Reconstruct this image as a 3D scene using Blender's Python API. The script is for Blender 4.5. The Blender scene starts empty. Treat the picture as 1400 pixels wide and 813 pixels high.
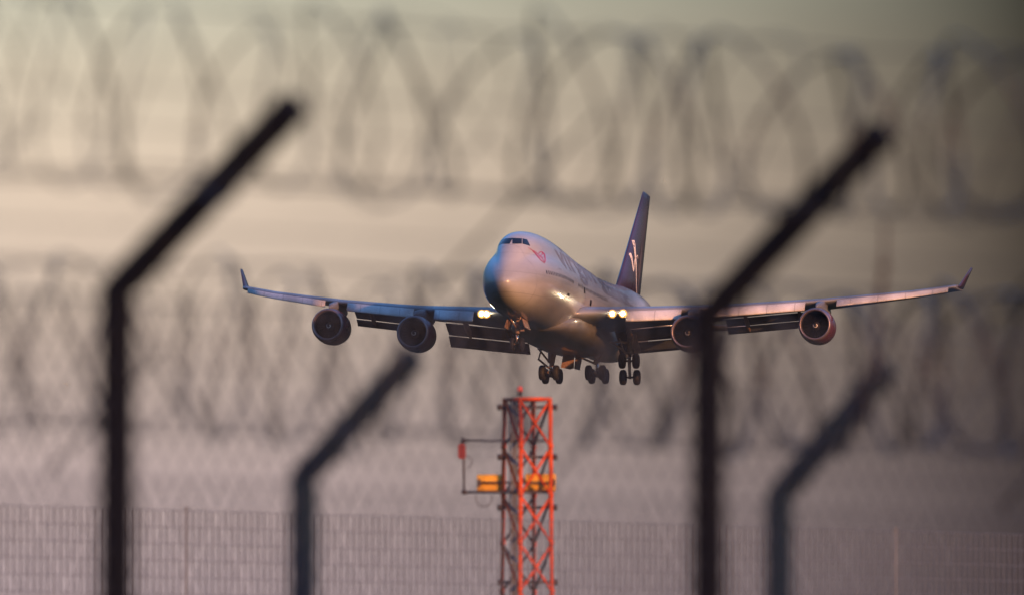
import bpy, bmesh, math, random
from mathutils import Vector, Matrix
from mathutils.bvhtree import BVHTree

random.seed(7)
R = math.radians
sc = bpy.context.scene
C = sc.collection

# ------------------------------------------------------------------ camera
CAM = Vector((0, 0, 1.6))
FPX = 15556.0                       # focal length in photograph pixels (400 mm on 36 mm)
PITCH = math.atan((1150 - 406.5) / FPX)
cd = bpy.data.cameras.new('camera'); cam = bpy.data.objects.new('camera', cd); C.objects.link(cam)
cam.location = CAM; cam.rotation_euler = (R(90) + PITCH, 0, 0)
cd.lens = 400; cd.sensor_width = 36; cd.clip_start = 0.5; cd.clip_end = 60000
cd.dof.use_dof = True; cd.dof.focus_distance = 955; cd.dof.aperture_fstop = 3.3
sc.camera = cam

# ------------------------------------------------------------------ world
SUN_EL, SUN_AZ = 11.0, 33.0          # elevation; azimuth from straight behind the camera towards the right
sd = Vector((math.sin(R(SUN_AZ)) * math.cos(R(SUN_EL)), -math.cos(R(SUN_AZ)) * math.cos(R(SUN_EL)), math.sin(R(SUN_EL))))
w = bpy.data.worlds.new('World'); sc.world = w; w.use_nodes = True
nt = w.node_tree; nt.nodes.clear()
N = nt.nodes.new; L = nt.links.new
def wmath(op, a, b=None, c=None, clamp=False):
    n = N('ShaderNodeMath'); n.operation = op; n.use_clamp = clamp
    for i, v in enumerate((a, b, c)):
        if v is None: continue
        if isinstance(v, (int, float)): n.inputs[i].default_value = v
        else: L(v, n.inputs[i])
    return n.outputs[0]
sky = N('ShaderNodeTexSky'); sky.sky_type = 'NISHITA'; sky.sun_disc = False
sky.sun_elevation = R(SUN_EL); sky.sun_rotation = math.atan2(sd.x, sd.y)
sky.air_density = 1.0; sky.dust_density = 1.0; sky.ozone_density = 3.0
bg1 = N('ShaderNodeBackground'); bg1.inputs[1].default_value = 0.11
tc = N('ShaderNodeTexCoord'); sep = N('ShaderNodeSeparateXYZ'); L(tc.outputs['Generated'], sep.inputs[0])
X, Y, Z = sep.outputs
hl = wmath('SQRT', wmath('ADD', wmath('MULTIPLY', X, X), wmath('MULTIPLY', Y, Y)))
el = wmath('DIVIDE', Z, hl)
lo = N('ShaderNodeMapRange'); lo.interpolation_type = 'SMOOTHSTEP'; L(el, lo.inputs[0])
lo.inputs[1].default_value = 0.0; lo.inputs[2].default_value = 0.7; lo.inputs[3].default_value = 0.10; lo.inputs[4].default_value = 1.0
tint = N('ShaderNodeVectorMath'); tint.operation = 'MULTIPLY'; L(sky.outputs[0], tint.inputs[0]); tint.inputs[1].default_value = (.82, .98, 1.22)
tin2 = N('ShaderNodeVectorMath'); tin2.operation = 'SCALE'; L(tint.outputs[0], tin2.inputs[0]); L(lo.outputs[0], tin2.inputs[3])
L(tin2.outputs[0], bg1.inputs[0])
# the low evening haze: mauve near the horizon, beige over it, then greenish
el01 = wmath('MULTIPLY', el, 10.0, clamp=True)
rp = N('ShaderNodeValToRGB'); L(el01, rp.inputs[0])
def lin(c): return tuple(((v/255)/12.92 if v <= 10 else ((v/255+.055)/1.055)**2.4) for v in c) + (1,)
stops = [(0.0, (173, 154, 158)), (.21, (183, 163, 165)), (.32, (189, 168, 164)), (.48, (198, 178, 161)), (.58, (208, 188, 167)), (.68, (199, 186, 164)), (.76, (186, 184, 164)), (.82, (180, 180, 163)), (1.0, (165, 170, 160))]
cr = rp.color_ramp
while len(cr.elements) > 1: cr.elements.remove(cr.elements[0])
cr.elements[0].position = stops[0][0]; cr.elements[0].color = lin(stops[0][1])
for p_, c_ in stops[1:]:
    e = cr.elements.new(p_); e.color = lin(c_)
# the haze gets darker towards the right, most in the upper corner
az = wmath('ARCTAN2', X, Y)
def gauss(v, c, s):
    d = wmath('DIVIDE', wmath('SUBTRACT', v, c), s)
    return wmath('EXPONENT', wmath('MULTIPLY', wmath('MULTIPLY', d, d), -1.0))
ns = N('ShaderNodeTexNoise'); ns.inputs['Scale'].default_value = 14; ns.inputs['Detail'].default_value = 3
L(tc.outputs['Generated'], ns.inputs['Vector'])
nz = wmath('MULTIPLY', wmath('SUBTRACT', ns.outputs[0], 0.5), 0.006)
azn = wmath('ADD', az, nz)
s1 = wmath('MULTIPLY', wmath('ADD', azn, .052), 1/.097, clamp=True)
s1 = wmath('POWER', s1, 1.9)
far = N('ShaderNodeMapRange'); far.interpolation_type = 'SMOOTHSTEP'; L(az, far.inputs[0])
far.inputs[1].default_value = 0.40; far.inputs[2].default_value = 0.8; far.inputs[3].default_value = 1.0; far.inputs[4].default_value = 0.0
right_falloff = wmath('MULTIPLY', s1, far.outputs[0])
corner = wmath('MULTIPLY', gauss(az, .066, .020), gauss(el, .074, .028))
dim = wmath('MULTIPLY', wmath('SUBTRACT', 1.0, wmath('MULTIPLY', right_falloff, 0.88)), wmath('SUBTRACT', 1.0, wmath('MULTIPLY', corner, 0.6)))
mx = N('ShaderNodeVectorMath'); mx.operation = 'SCALE'; L(rp.outputs[0], mx.inputs[0]); 
ns2 = N('ShaderNodeTexNoise'); ns2.inputs['Scale'].default_value = 38; ns2.inputs['Detail'].default_value = 4
mp2 = N('ShaderNodeMapping'); mp2.inputs['Scale'].default_value = (1, 1, 2.5); L(tc.outputs['Generated'], mp2.inputs['Vector']); L(mp2.outputs[0], ns2.inputs['Vector'])
uneven = wmath('ADD', wmath('MULTIPLY', wmath('SUBTRACT', ns2.outputs[0], .5), .28), 1.0)
L(wmath('MULTIPLY', dim, uneven), mx.inputs[3])
HAZE = 0.405
bg2 = N('ShaderNodeBackground'); L(mx.outputs[0], bg2.inputs[0]); bg2.inputs[1].default_value = HAZE
mix = N('ShaderNodeMixShader')
f = N('ShaderNodeMapRange'); f.interpolation_type = 'SMOOTHSTEP'; L(el, f.inputs[0])
f.inputs[1].default_value = 0.085; f.inputs[2].default_value = 0.16; f.inputs[3].default_value = 1; f.inputs[4].default_value = 0
fz = N('ShaderNodeMapRange'); fz.interpolation_type = 'SMOOTHSTEP'; L(wmath('ABSOLUTE', az), fz.inputs[0])
fz.inputs[1].default_value = .12; fz.inputs[2].default_value = .5; fz.inputs[3].default_value = 1; fz.inputs[4].default_value = 0
L(wmath('MULTIPLY', f.outputs[0], fz.outputs[0]), mix.inputs[0]); L(bg1.outputs[0], mix.inputs[1]); L(bg2.outputs[0], mix.inputs[2])
out = N('ShaderNodeOutputWorld'); L(mix.outputs[0], out.inputs[0])

# ------------------------------------------------------------------ sun, exposure
sl = bpy.data.lights.new('sun', 'SUN'); sun = bpy.data.objects.new('sun', sl); C.objects.link(sun)
sl.energy = 2.1; sl.angle = R(0.6); sl.color = (1.0, 0.385, 0.115)
sun.rotation_euler = sd.to_track_quat('Z', 'Y').to_euler()
sun.location = (30, -40, 30)
sc.view_settings.view_transform = 'Standard'; sc.view_settings.look = 'None'
sc.view_settings.gamma = 1; sc.view_settings.use_curve_mapping = False
sc.view_settings.exposure = 1.6
sc.cycles.use_denoising = True
sc.cycles.max_bounces = 6
sc.cycles.sample_clamp_indirect = 4
sc.cycles.use_adaptive_sampling = False

# ------------------------------------------------------------------ helpers
def at(px, py, d):
    """photo pixel + distance along +Y -> world point"""
    u = (px - 700) / FPX; v = (406.5 - py) / FPX
    f_ = Vector((0, math.cos(PITCH), math.sin(PITCH))); up = Vector((0, -math.sin(PITCH), math.cos(PITCH)))
    r = f_ + Vector((1, 0, 0)) * u + up * v
    return CAM + r * (d / r.y)

class MB:
    def __init__(s): s.v = []; s.f = []; s.sm = []
    def add(s, vs, fs, smooth=True):
        b = len(s.v); s.v += [Vector(q) for q in vs]
        for q in fs: s.f.append([b + i for i in q]); s.sm.append(smooth)
    def loft(s, rings, closed=True, caps=True, smooth=True):
        n = len(rings[0]); vs = [p for r in rings for p in r]; fs = []
        for i in range(len(rings) - 1):
            for j in range(n if closed else n - 1):
                k = (j + 1) % n
                fs.append([i*n + j, i*n + k, (i+1)*n + k, (i+1)*n + j])
        s.add(vs, fs, smooth)
        if caps and closed:
            b = len(s.v) - len(vs)
            s.f.append([b + j for j in range(n)][::-1]); s.sm.append(False)
            s.f.append([b + (len(rings)-1)*n + j for j in range(n)]); s.sm.append(False)
    def tube(s, pts, r, n=8, r2=None, caps=True):
        pts = [Vector(p) for p in pts]; rings = []
        m = len(pts); prev = None
        for i, p in enumerate(pts):
            t = (pts[min(i+1, m-1)] - pts[max(i-1, 0)]).normalized()
            a = Vector((0, 0, 1)) if abs(t.z) < .9 else Vector((1, 0, 0))
            if prev is not None: a = prev
            x = (a - t * a.dot(t)).normalized(); y = t.cross(x); prev = x
            rr = r if r2 is None else r + (r2 - r) * i / (m - 1)
            rings.append([p + x * math.cos(q*2*math.pi/n) * rr + y * math.sin(q*2*math.pi/n) * rr for q in range(n)])
        s.loft(rings, caps=caps)
    def box(s, c, size, rot=None, bev=0):
        c = Vector(c); h = Vector(size) / 2; M = rot or Matrix.Identity(3)
        vs = [c + M @ Vector((x*h.x, y*h.y, z*h.z)) for x in (-1, 1) for y in (-1, 1) for z in (-1, 1)]
        s.add(vs, [[0,1,3,2],[4,6,7,5],[0,4,5,1],[2,3,7,6],[0,2,6,4],[1,5,7,3]], False)
    def lathe(s, c, axis, prof, n=32, caps=False, smooth=True):
        """prof: list of (along, radius)"""
        c = Vector(c); t = Vector(axis).normalized()
        a = Vector((0, 0, 1)) if abs(t.z) < .9 else Vector((1, 0, 0))
        x = (a - t * a.dot(t)).normalized(); y = t.cross(x)
        s.loft([[c + t*l + (x*math.cos(q*2*math.pi/n) + y*math.sin(q*2*math.pi/n))*max(r, 1e-4) for q in range(n)] for l, r in prof], caps=caps, smooth=smooth)
    def build(s, name, mat, parent=None, off=None, solid=0):
        me = bpy.data.meshes.new(name)
        off = Vector(off) if off is not None else Vector((0, 0, 0))
        me.from_pydata([p - off for p in s.v], [], s.f); me.update()
        me.polygons.foreach_set('use_smooth', s.sm)
        bm = bmesh.new(); bm.from_mesh(me); bmesh.ops.recalc_face_normals(bm, faces=bm.faces); bm.to_mesh(me); bm.free()
        me.materials.append(mat)
        o = bpy.data.objects.new(name, me); C.objects.link(o)
        if parent is not None: o.parent = parent
        if solid:
            md = o.modifiers.new('solid', 'SOLIDIFY'); md.thickness = solid; md.offset = 0
        return o

def tag(o, label=None, cat=None, group=None, kind=None):
    if label: o['label'] = label
    if cat: o['category'] = cat
    if group: o['group'] = group
    if kind: o['kind'] = kind
    return o
def empty(name, loc, label=None, cat=None, group=None):
    o = bpy.data.objects.new(name, None); C.objects.link(o); o.location = loc
    o.empty_display_size = .5
    return tag(o, label, cat, group)

def mat(name, col, rough=.5, metal=0, var=.15, scale=3.0, coat=0, bump=0, emit=None, estr=0, spec=.5, stretch=(1, 1, 1), rvar=.1):
    m = bpy.data.materials.new(name); m.use_nodes = True; t = m.node_tree; b = t.nodes['Principled BSDF']
    b.inputs['Metallic'].default_value = metal
    b.inputs['Coat Weight'].default_value = coat; b.inputs['Coat Roughness'].default_value = .07
    b.inputs['Specular IOR Level'].default_value = spec
    tc = t.nodes.new('ShaderNodeTexCoord'); mp = t.nodes.new('ShaderNodeMapping'); mp.inputs['Scale'].default_value = stretch
    t.links.new(tc.outputs['Object'], mp.inputs['Vector'])
    n = t.nodes.new('ShaderNodeTexNoise'); n.inputs['Scale'].default_value = scale; n.inputs['Detail'].default_value = 6
    n.inputs['Roughness'].default_value = .65
    t.links.new(mp.outputs[0], n.inputs['Vector'])
    r = t.nodes.new('ShaderNodeMapRange'); t.links.new(n.outputs[0], r.inputs[0])
    r.inputs[1].default_value = .3; r.inputs[2].default_value = .7; r.inputs[3].default_value = 1 - var; r.inputs[4].default_value = 1 + var
    s = t.nodes.new('ShaderNodeVectorMath'); s.operation = 'SCALE'; s.inputs[0].default_value = col[:3]
    t.links.new(r.outputs[0], s.inputs[3]); t.links.new(s.outputs[0], b.inputs['Base Color'])
    r2 = t.nodes.new('ShaderNodeMapRange'); t.links.new(n.outputs[0], r2.inputs[0])
    r2.inputs[1].default_value = .3; r2.inputs[2].default_value = .7; r2.inputs[3].default_value = max(.02, rough - rvar); r2.inputs[4].default_value = rough + rvar
    t.links.new(r2.outputs[0], b.inputs['Roughness'])
    if bump:
        bp = t.nodes.new('ShaderNodeBump'); bp.inputs['Strength'].default_value = bump; bp.inputs['Distance'].default_value = .02
        t.links.new(n.outputs[0], bp.inputs['Height']); t.links.new(bp.outputs[0], b.inputs['Normal'])
    if emit:
        b.inputs['Emission Color'].default_value = emit + (1,); b.inputs['Emission Strength'].default_value = estr
    return m

M_ = dict(
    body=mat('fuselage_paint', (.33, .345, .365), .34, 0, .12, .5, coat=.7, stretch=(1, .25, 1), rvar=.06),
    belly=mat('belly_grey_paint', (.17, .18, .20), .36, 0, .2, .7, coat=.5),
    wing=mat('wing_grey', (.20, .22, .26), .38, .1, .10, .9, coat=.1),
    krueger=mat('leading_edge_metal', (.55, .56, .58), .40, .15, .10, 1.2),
    flap=mat('flap_shaded_grey', (.035, .045, .07), .55, 0, .2, 1.0),  # the wing's shadow is put into this colour, darker and bluer than grey
    fin=mat('fin_paint', (.05, .032, .065), .30, 0, .12, .3, coat=.4),
    wtip=mat('winglet_paint', (.045, .03, .06), .35, 0, .1, 1, coat=.3),
    cowl=mat('engine_cowl_paint', (.09, .022, .042), .30, 0, .12, .8, coat=.4),
    lip=mat('inlet_metal', (.22, .18, .20), .35, .6, .1, 2),
    fan=mat('fan_shaded_titanium', (.0012, .0014, .002), .7, 0, .2, 4, spec=.15),  # near black: the shade inside the intake is put into the colour
    spinner=mat('spinner_black', (.03, .03, .035), .35, 0, .1, 3),
    white=mat('white_paint', (.75, .75, .75), .4, 0, .05, 3),
    titles=mat('title_grey_paint', (.15, .17, .215), .4, 0, .05, 2),
    emblem=mat('emblem_magenta', (.36, .012, .09), .4, 0, .1, 2),
    glass=mat('cockpit_glass', (.012, .018, .035), .08, 0, .1, 2, rvar=.02),
    cabin=mat('cabin_window_glass', (.03, .03, .04), .15, 0, .1, 2, rvar=.03),
    gear=mat('gear_sun_tinted_grey', (.46, .33, .28), .45, .1, .25, 4),  # grey paint with the warm low sunlight put into its colour
    door=mat('gear_door_sun_tinted', (.30, .20, .17), .5, 0, .25, 2),  # orange sunlight is put into the colour of doors and fairings
    chrome=mat('oleo_chrome', (.8, .8, .8), .12, 1, .03, 5, rvar=.02),
    tyre=mat('tyre_rubber', (.008, .010, .015), .7, 0, .25, 6),
    hub=mat('wheel_hub_grey', (.04, .045, .06), .5, .3, .2, 6),
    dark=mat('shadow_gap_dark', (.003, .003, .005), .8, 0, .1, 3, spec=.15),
    lamp=mat('landing_lamp', (.9, .9, .85), .3, 0, 0, 1, emit=(1.0, .80, .48), estr=60),
    lens=mat('landing_lamp_glow_disc', (.5, .4, .3), .3, 0, 0, 1, emit=(1.0, .46, .09), estr=.9),  # wide emissive disc standing in for the glow round the bulb
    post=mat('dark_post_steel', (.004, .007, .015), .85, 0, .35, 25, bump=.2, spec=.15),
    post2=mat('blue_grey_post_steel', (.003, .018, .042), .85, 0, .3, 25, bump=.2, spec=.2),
    strut=mat('galvanised_strut', (.16, .15, .15), .55, .4, .3, 25),
    strap=mat('rusty_strap', (.02, .010, .012), .8, 0, .3, 20, spec=.2),
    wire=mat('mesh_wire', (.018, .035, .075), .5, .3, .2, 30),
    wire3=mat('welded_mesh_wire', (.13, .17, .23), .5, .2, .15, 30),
    razor=mat('razor_wire_steel', (.012, .020, .034), .5, .2, .3, 30),
    mast=mat('red_orange_mast_paint', (.66, .085, .006), .6, 0, .25, 5, spec=.15),
    mastd=mat('dark_rod_steel_and_brace_shade', (.05, .04, .045), .55, .3, .3, 8),
    tray=mat('cable_tray_blue_grey', (.10, .12, .16), .5, .2, .2, 6),
    yellow=mat('yellow_box_paint', (.74, .42, .05), .55, 0, .15, 6, spec=.2),
    redbox=mat('red_box_paint', (.26, .028, .025), .5, 0, .15, 8),
    beacon=mat('red_beacon_glass', (.60, .09, .07), .25, 0, .1, 8, emit=(1, .12, .10), estr=.10),
)
def seams(m, period, width, depth, axis):
    t = m.node_tree; b = t.nodes['Principled BSDF']; src = b.inputs['Base Color'].links[0].from_socket
    tc = t.nodes.new('ShaderNodeTexCoord'); sp = t.nodes.new('ShaderNodeSeparateXYZ'); t.links.new(tc.outputs['Object'], sp.inputs[0])
    def mm(op, a, v):
        n = t.nodes.new('ShaderNodeMath'); n.operation = op; t.links.new(a, n.inputs[0]); n.inputs[1].default_value = v; return n.outputs[0]
    l = mm('LESS_THAN', mm('MODULO', mm('ADD', sp.outputs[axis], 302.1), period), width)
    k = t.nodes.new('ShaderNodeMath'); k.operation = 'MULTIPLY_ADD'; t.links.new(l, k.inputs[0]); k.inputs[1].default_value = -depth; k.inputs[2].default_value = 1
    s = t.nodes.new('ShaderNodeVectorMath'); s.operation = 'SCALE'; t.links.new(src, s.inputs[0]); t.links.new(k.outputs[0], s.inputs[3]); t.links.new(s.outputs[0], b.inputs['Base Color'])
seams(M_['body'], 4.3, .07, .22, 1); seams(M_['body'], 1.75, .05, .22, 2)
seams(M_['krueger'], 2.1, .06, .4, 0); seams(M_['cowl'], 1.3, .04, .4, 1)
def ground_mat():
    m = bpy.data.materials.new('grass_ground'); m.use_nodes = True; t = m.node_tree; b = t.nodes['Principled BSDF']
    tc = t.nodes.new('ShaderNodeTexCoord'); n = t.nodes.new('ShaderNodeTexNoise'); n.inputs['Scale'].default_value = .05; n.inputs['Detail'].default_value = 12
    t.links.new(tc.outputs['Object'], n.inputs['Vector'])
    r = t.nodes.new('ShaderNodeValToRGB'); t.links.new(n.outputs[0], r.inputs[0])
    r.color_ramp.elements[0].position = .35; r.color_ramp.elements[0].color = (.018, .024, .012, 1)
    r.color_ramp.elements[1].position = .65; r.color_ramp.elements[1].color = (.045, .048, .024, 1)
    t.links.new(r.outputs[0], b.inputs['Base Color']); b.inputs['Roughness'].default_value = .95; b.inputs['Specular IOR Level'].default_value = .05
    return m

# ------------------------------------------------------------------ ground
g = MB(); S = 9000; nn = 24
gv = []; gf = []
for i in range(nn + 1):
    for j in range(nn + 1):
        x = -S + 2*S*i/nn; y = -S + 2*S*j/nn + 2000
        gv.append((x, y, 0.0))
for i in range(nn):
    for j in range(nn):
        a = i*(nn+1) + j; gf.append([a, a+nn+1, a+nn+2, a+1])
g.add(gv, gf); go = g.build('ground', ground_mat()); go['kind'] = 'structure'

# ------------------------------------------------------------------ aeroplane
D_, YAW, PIT, ROLL = 975.0, R(10.75), R(5.45), R(-.08)
CX, CZ = 4.85, -.78
def aircraft_matrix(base):
    cr_, sr_ = math.cos(ROLL), math.sin(ROLL); R1 = Matrix(((cr_, 0, sr_), (0, 1, 0), (-sr_, 0, cr_)))
    cp, sp = math.cos(PIT), math.sin(PIT); R2 = Matrix(((1, 0, 0), (0, cp, sp), (0, -sp, cp)))
    cy, sy = math.cos(YAW), math.sin(YAW); R3 = Matrix(((cy, sy, 0), (-sy, cy, 0), (0, 0, 1)))
    Rf = R3 @ R2 @ R1
    B = Matrix(((1, 0, 0), (0, math.cos(PITCH), -math.sin(PITCH)), (0, math.sin(PITCH), math.cos(PITCH))))
    W = B @ Rf
    loc = CAM + B @ (Rf @ (Vector(base) - Vector((0, 30, 0))) + Vector((CX, D_, CZ)))
    return Matrix.Translation(loc) @ W.to_4x4(), Rf
BASE = Vector((0, 30, -4.0))
MW, RF = aircraft_matrix(BASE)
def px_of(q):
    W = RF @ (Vector(q) - Vector((0, 30, 0))) + Vector((CX, D_, CZ))
    return 700 + FPX*W.x/W.y, 406.5 - FPX*W.z/W.y
def finp(px, py, X=.2):
    """design helper: point of the fin plane seen at a photo pixel"""
    a, z = 60., 8.
    for _ in range(80):
        u, v = px_of((X, a, z)); a += (px - u) / 16 / .19 * .6; z += (v - py) / 16 + (px-u)/16*.095/.19*.6
    return a, z
plane = empty('jumbo_jet', (0, 0, 0), 'four engined white jumbo jet with dark red tail and engines, landing with lamps lit', 'aeroplane')
plane.matrix_world = MW
def part(mb, name, m, parent=plane, **k): return mb.build(name, M_[m], parent, off=BASE, **k)

# fuselage: (aft, bottom, top of lower lobe, half width, total top, radius of upper lobe)
ST = [(0.0, -.78, -.72, .03, -.72, .02), (.06, -1.03, -.47, .29, -.47, .15), (.2, -1.27, -.22, .54, -.20, .25), (.45, -1.52, .05, .82, .08, .4), (.9, -1.85, .45, 1.2, .55, .62),
      (1.6, -2.2, .98, 1.62, 1.2, .85), (2.3, -2.47, 1.42, 1.96, 1.85, 1.0), (2.9, -2.64, 1.75, 2.2, 2.42, 1.1), (3.5, -2.78, 2.05, 2.4, 3.0, 1.2),
      (4.1, -2.89, 2.28, 2.56, 3.43, 1.34), (4.8, -2.98, 2.5, 2.72, 3.72, 1.5), (5.8, -3.08, 2.76, 2.9, 3.97, 1.72), (7, -3.16, 2.97, 3.05, 4.14, 1.92), (9, -3.23, 3.15, 3.19, 4.32, 2.12),
      (11, -3.25, 3.22, 3.24, 4.40, 2.22), (14, -3.25, 3.25, 3.25, 4.42, 2.26), (18, -3.25, 3.25, 3.25, 4.28, 2.32), (21, -3.25, 3.25, 3.25, 4.05, 2.45), (24, -3.25, 3.25, 3.25, 3.80, 2.65),
      (27, -3.25, 3.25, 3.25, 3.58, 2.9), (30, -3.25, 3.25, 3.25, 3.42, 3.1), (34, -3.25, 3.28, 3.25, 3.36, 3.2), (42, -3.25, 3.45, 3.25, 3.5, 3.2), (48, -3.2, 3.6, 3.22, 3.65, 3.15),
      (52, -2.8, 3.72, 3.08, 3.78, 3.0), (56, -1.9, 3.8, 2.7, 3.85, 2.6), (60, -.8, 3.8, 2.1, 3.85, 2.0), (64, .5, 3.7, 1.35, 3.74, 1.25), (67, 1.6, 3.45, .75, 3.48, .7), (68.6, 2.3, 3.0, .3, 3.02, .28)]
def interp(x):
    if x <= ST[0][0]: return ST[0][1:]
    for a, b in zip(ST, ST[1:]):
        if x <= b[0]:
            t = (x - a[0]) / (b[0] - a[0]); return tuple(p + (q - p)*t for p, q in zip(a[1:], b[1:]))
    return ST[-1][1:]
def section(x, n=72):
    # average neighbouring values so that the stations do not show
    d = min(1.0, x * .22, )
    vals = [interp(max(0.0, min(68.6, x + k*d))) for k in (-.6, 0, .6)] if 0 < x < 68.5 else [interp(x)]
    zb, ztl, hw, zt, ru = [sum(v[i] for v in vals)/len(vals) for i in range(5)]
    zc, hr = (zb + ztl)/2, (ztl - zb)/2; zu = zt - ru
    o = max(zc, min(zu, zc + hr*.35)); ring = []
    for i in range(n):
        th = 2*math.pi*i/n; dx, dz = math.sin(th), math.cos(th)
        def ray(cz, a, b):
            A = dx*dx/a/a + dz*dz/b/b; B = 2*(o-cz)*dz/b/b; Cc = (o-cz)**2/b/b - 1
            D = B*B - 4*A*Cc
            return (-B + math.sqrt(D))/(2*A) if D > 0 else 0.01
        r1 = max(ray(zc, hw, hr), .005); r2 = max(ray(zu, ru, ru), .005)
        r = (r1**14 + r2**14)**(1/14.)
        if abs(zu - zc) < .3 and abs(ru - hw) < .3: r = max(r1, r2)
        ring.append(Vector((dx*r, x, o + dz*r)))
    return ring
xs = [0, .03, .08, .15, .25, .4, .6, .9, 1.25, 1.6, 2, 2.4, 2.8, 3.2, 3.6, 4, 4.5, 5, 5.6, 6.3, 7, 8, 9, 10, 11, 12.5, 14] + list(range(16, 67, 2)) + [67, 68, 68.6]
fb = MB(); fb.loft([section(float(x)) for x in xs])
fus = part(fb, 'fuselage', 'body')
bv = BVHTree.FromPolygons([tuple(v) for v in fb.v], fb.f)
def side(a, z, sgn=1, off=.012):
    h = bv.ray_cast(Vector((sgn*9, a, z)), Vector((-sgn, 0, 0)))
    if h[0] is None: return None
    n = h[1] if h[1].x*sgn > 0 else -h[1]
    return h[0] + n*off
def front(x, z, off=.012):
    h = bv.ray_cast(Vector((x, -5, z)), Vector((0, 1, 0)))
    if h[0] is None: return None
    n = h[1] if h[1].y < 0 else -h[1]
    return h[0] + n*off
def grid_patch(fn, poly, nu=6, nv=4):
    """poly: four corners (a,b) in order; returns MB conforming to the hull"""
    mb = MB(); vs = []
    for i in range(nu+1):
        for j in range(nv+1):
            s, t = i/nu, j/nv
            q = [(1-s)*(1-t)*poly[0][k] + s*(1-t)*poly[1][k] + s*t*poly[2][k] + (1-s)*t*poly[3][k] for k in (0, 1)]
            p = fn(*q)
            if p is None: return None
            vs.append(p)
    mb.add(vs, [[i*(nv+1)+j, (i+1)*(nv+1)+j, (i+1)*(nv+1)+j+1, i*(nv+1)+j+1] for i in range(nu) for j in range(nv)])
    return mb
# cockpit windows: two front panes and two side panes on each side
MI = (Matrix.Translation(BASE) @ MW.inverted())
def ray_px(px, py, off=.015):
    """design helper: point of the hull seen at a photo pixel, in the aeroplane's own coordinates"""
    o = MI @ CAM; d = ((MI @ at(px, py, 900)) - o).normalized()
    h = bv.ray_cast(o, d)
    if h[0] is None: return None
    n = h[1] if h[1].dot(d) < 0 else -h[1]
    return h[0] + n*off
for poly in ([(700.6, 333.6), (713.4, 333.4), (713.4, 326.2), (700.4, 325.6)], [(714.3, 333.5), (724.8, 336.4), (720.6, 327.6), (714.3, 326.3)]):
    mb = grid_patch(ray_px, poly)
    part(mb, 'cockpit_window', 'glass', fus)
    m2 = MB(); m2.add([Vector((-v.x, v.y, v.z)) for v in mb.v], mb.f); part(m2, 'cockpit_window', 'glass', fus)
for s in (1, -1):
    # cabin windows in rows along the main and the upper deck
    rows = [(5.2 + .51*k, .52 + min(.14, .012*k)) for k in range(20)] + [(17.2 + .62*k, .60) for k in range(22)] + [(9.0 + .62*k, 2.9) for k in range(0)]
    if s < 0: rows = rows[:7]
    for a, z in rows:
        mb = MB(); vs = [side(a + .12*math.cos(t), z + .19*math.sin(t), s) for t in [R(22.5 + 45*i) for i in range(8)]]
        if all(v is not None for v in vs):
            mb.add(vs, [list(range(8))]); part(mb, 'cabin_window', 'cabin', fus)
# doors (outlines) on the port side
for a, z0, z1, w_ in ((9.3, -.75, 1.25, 1.05), (19.2, -.7, 1.3, 1.05), (30.8, -.6, 1.35, 1.05), (44.2, -.5, 1.45, 1.05), (54.5, -.3, 1.6, 1.0)):
    mb = MB(); e_ = .05
    for poly in ([(a, z0), (a+w_, z0), (a+w_, z0+e_), (a, z0+e_)], [(a, z1-e_), (a+w_, z1-e_), (a+w_, z1), (a, z1)], [(a, z0), (a+e_, z0), (a+e_, z1), (a, z1)], [(a+w_-e_, z0), (a+w_, z0), (a+w_, z1), (a+w_-e_, z1)]):
        q = grid_patch(side, poly, 4, 4)
        if q: mb.add(q.v, q.f)
    if mb.v: part(mb, 'door_outline', 'titles', fus)
# dark outlets on the lower nose
for a, z, w_, h_ in ((12.2, -.75, .9, .22), (19.6, .15, .5, .5), (22.5, -.6, .7, .5)):
    q = grid_patch(side, [(a, z), (a+w_, z), (a+w_, z+h_), (a, z+h_)], 2, 2)
    if q: part(q, 'air_outlet', 'dark', fus)

# titles on the port side
def text_on_side(body, a0, z0, height, length, name, mname):
    cu = bpy.data.curves.new('txt', 'FONT'); cu.body = body; cu.size = 1; cu.resolution_u = 4; cu.offset = .012
    to = bpy.data.objects.new('txt', cu); C.objects.link(to)
    dg = bpy.context.evaluated_depsgraph_get(); me = bpy.data.meshes.new_from_object(to.evaluated_get(dg))
    bpy.data.objects.remove(to); bpy.data.curves.remove(cu)
    x0 = min(v.co.x for v in me.vertices); x1 = max(v.co.x for v in me.vertices)
    y0 = min(v.co.y for v in me.vertices); y1 = max(v.co.y for v in me.vertices)
    bm = bmesh.new(); bm.from_mesh(me)
    for i in range(1, 14):
        yy = y0 + (y1-y0)*i/14
        bmesh.ops.bisect_plane(bm, geom=bm.verts[:] + bm.edges[:] + bm.faces[:], plane_co=(0, yy, 0), plane_no=(0, 1, 0))
    for i in range(1, 24):
        xx = x0 + (x1-x0)*i/24
        bmesh.ops.bisect_plane(bm, geom=bm.verts[:] + bm.edges[:] + bm.faces[:], plane_co=(xx, 0, 0), plane_no=(1, 0, 0))
    bm.verts.ensure_lookup_table()
    for v in bm.verts:
        a = a0 + (v.co.x - x0)/(x1-x0)*length; z = z0 + (v.co.y - y0)/(y1-y0)*height
        p = side(a, z, 1, .015)
        v.co = p if p is not None else Vector((0, a, z))
    bm.verts.index_update()
    mb = MB(); mb.add([v.co.copy() for v in bm.verts], [[v.index for v in f_.verts] for f_ in bm.faces])
    bm.free(); bpy.data.meshes.remove(me)
    return part(mb, name, mname, fus)
text_on_side('virgin', 12.0, .95, 2.75, 15.5, 'title_lettering', 'titles')
text_on_side('atlantic', 29.5, 1.15, 1.75, 14.5, 'title_lettering', 'titles')
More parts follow.
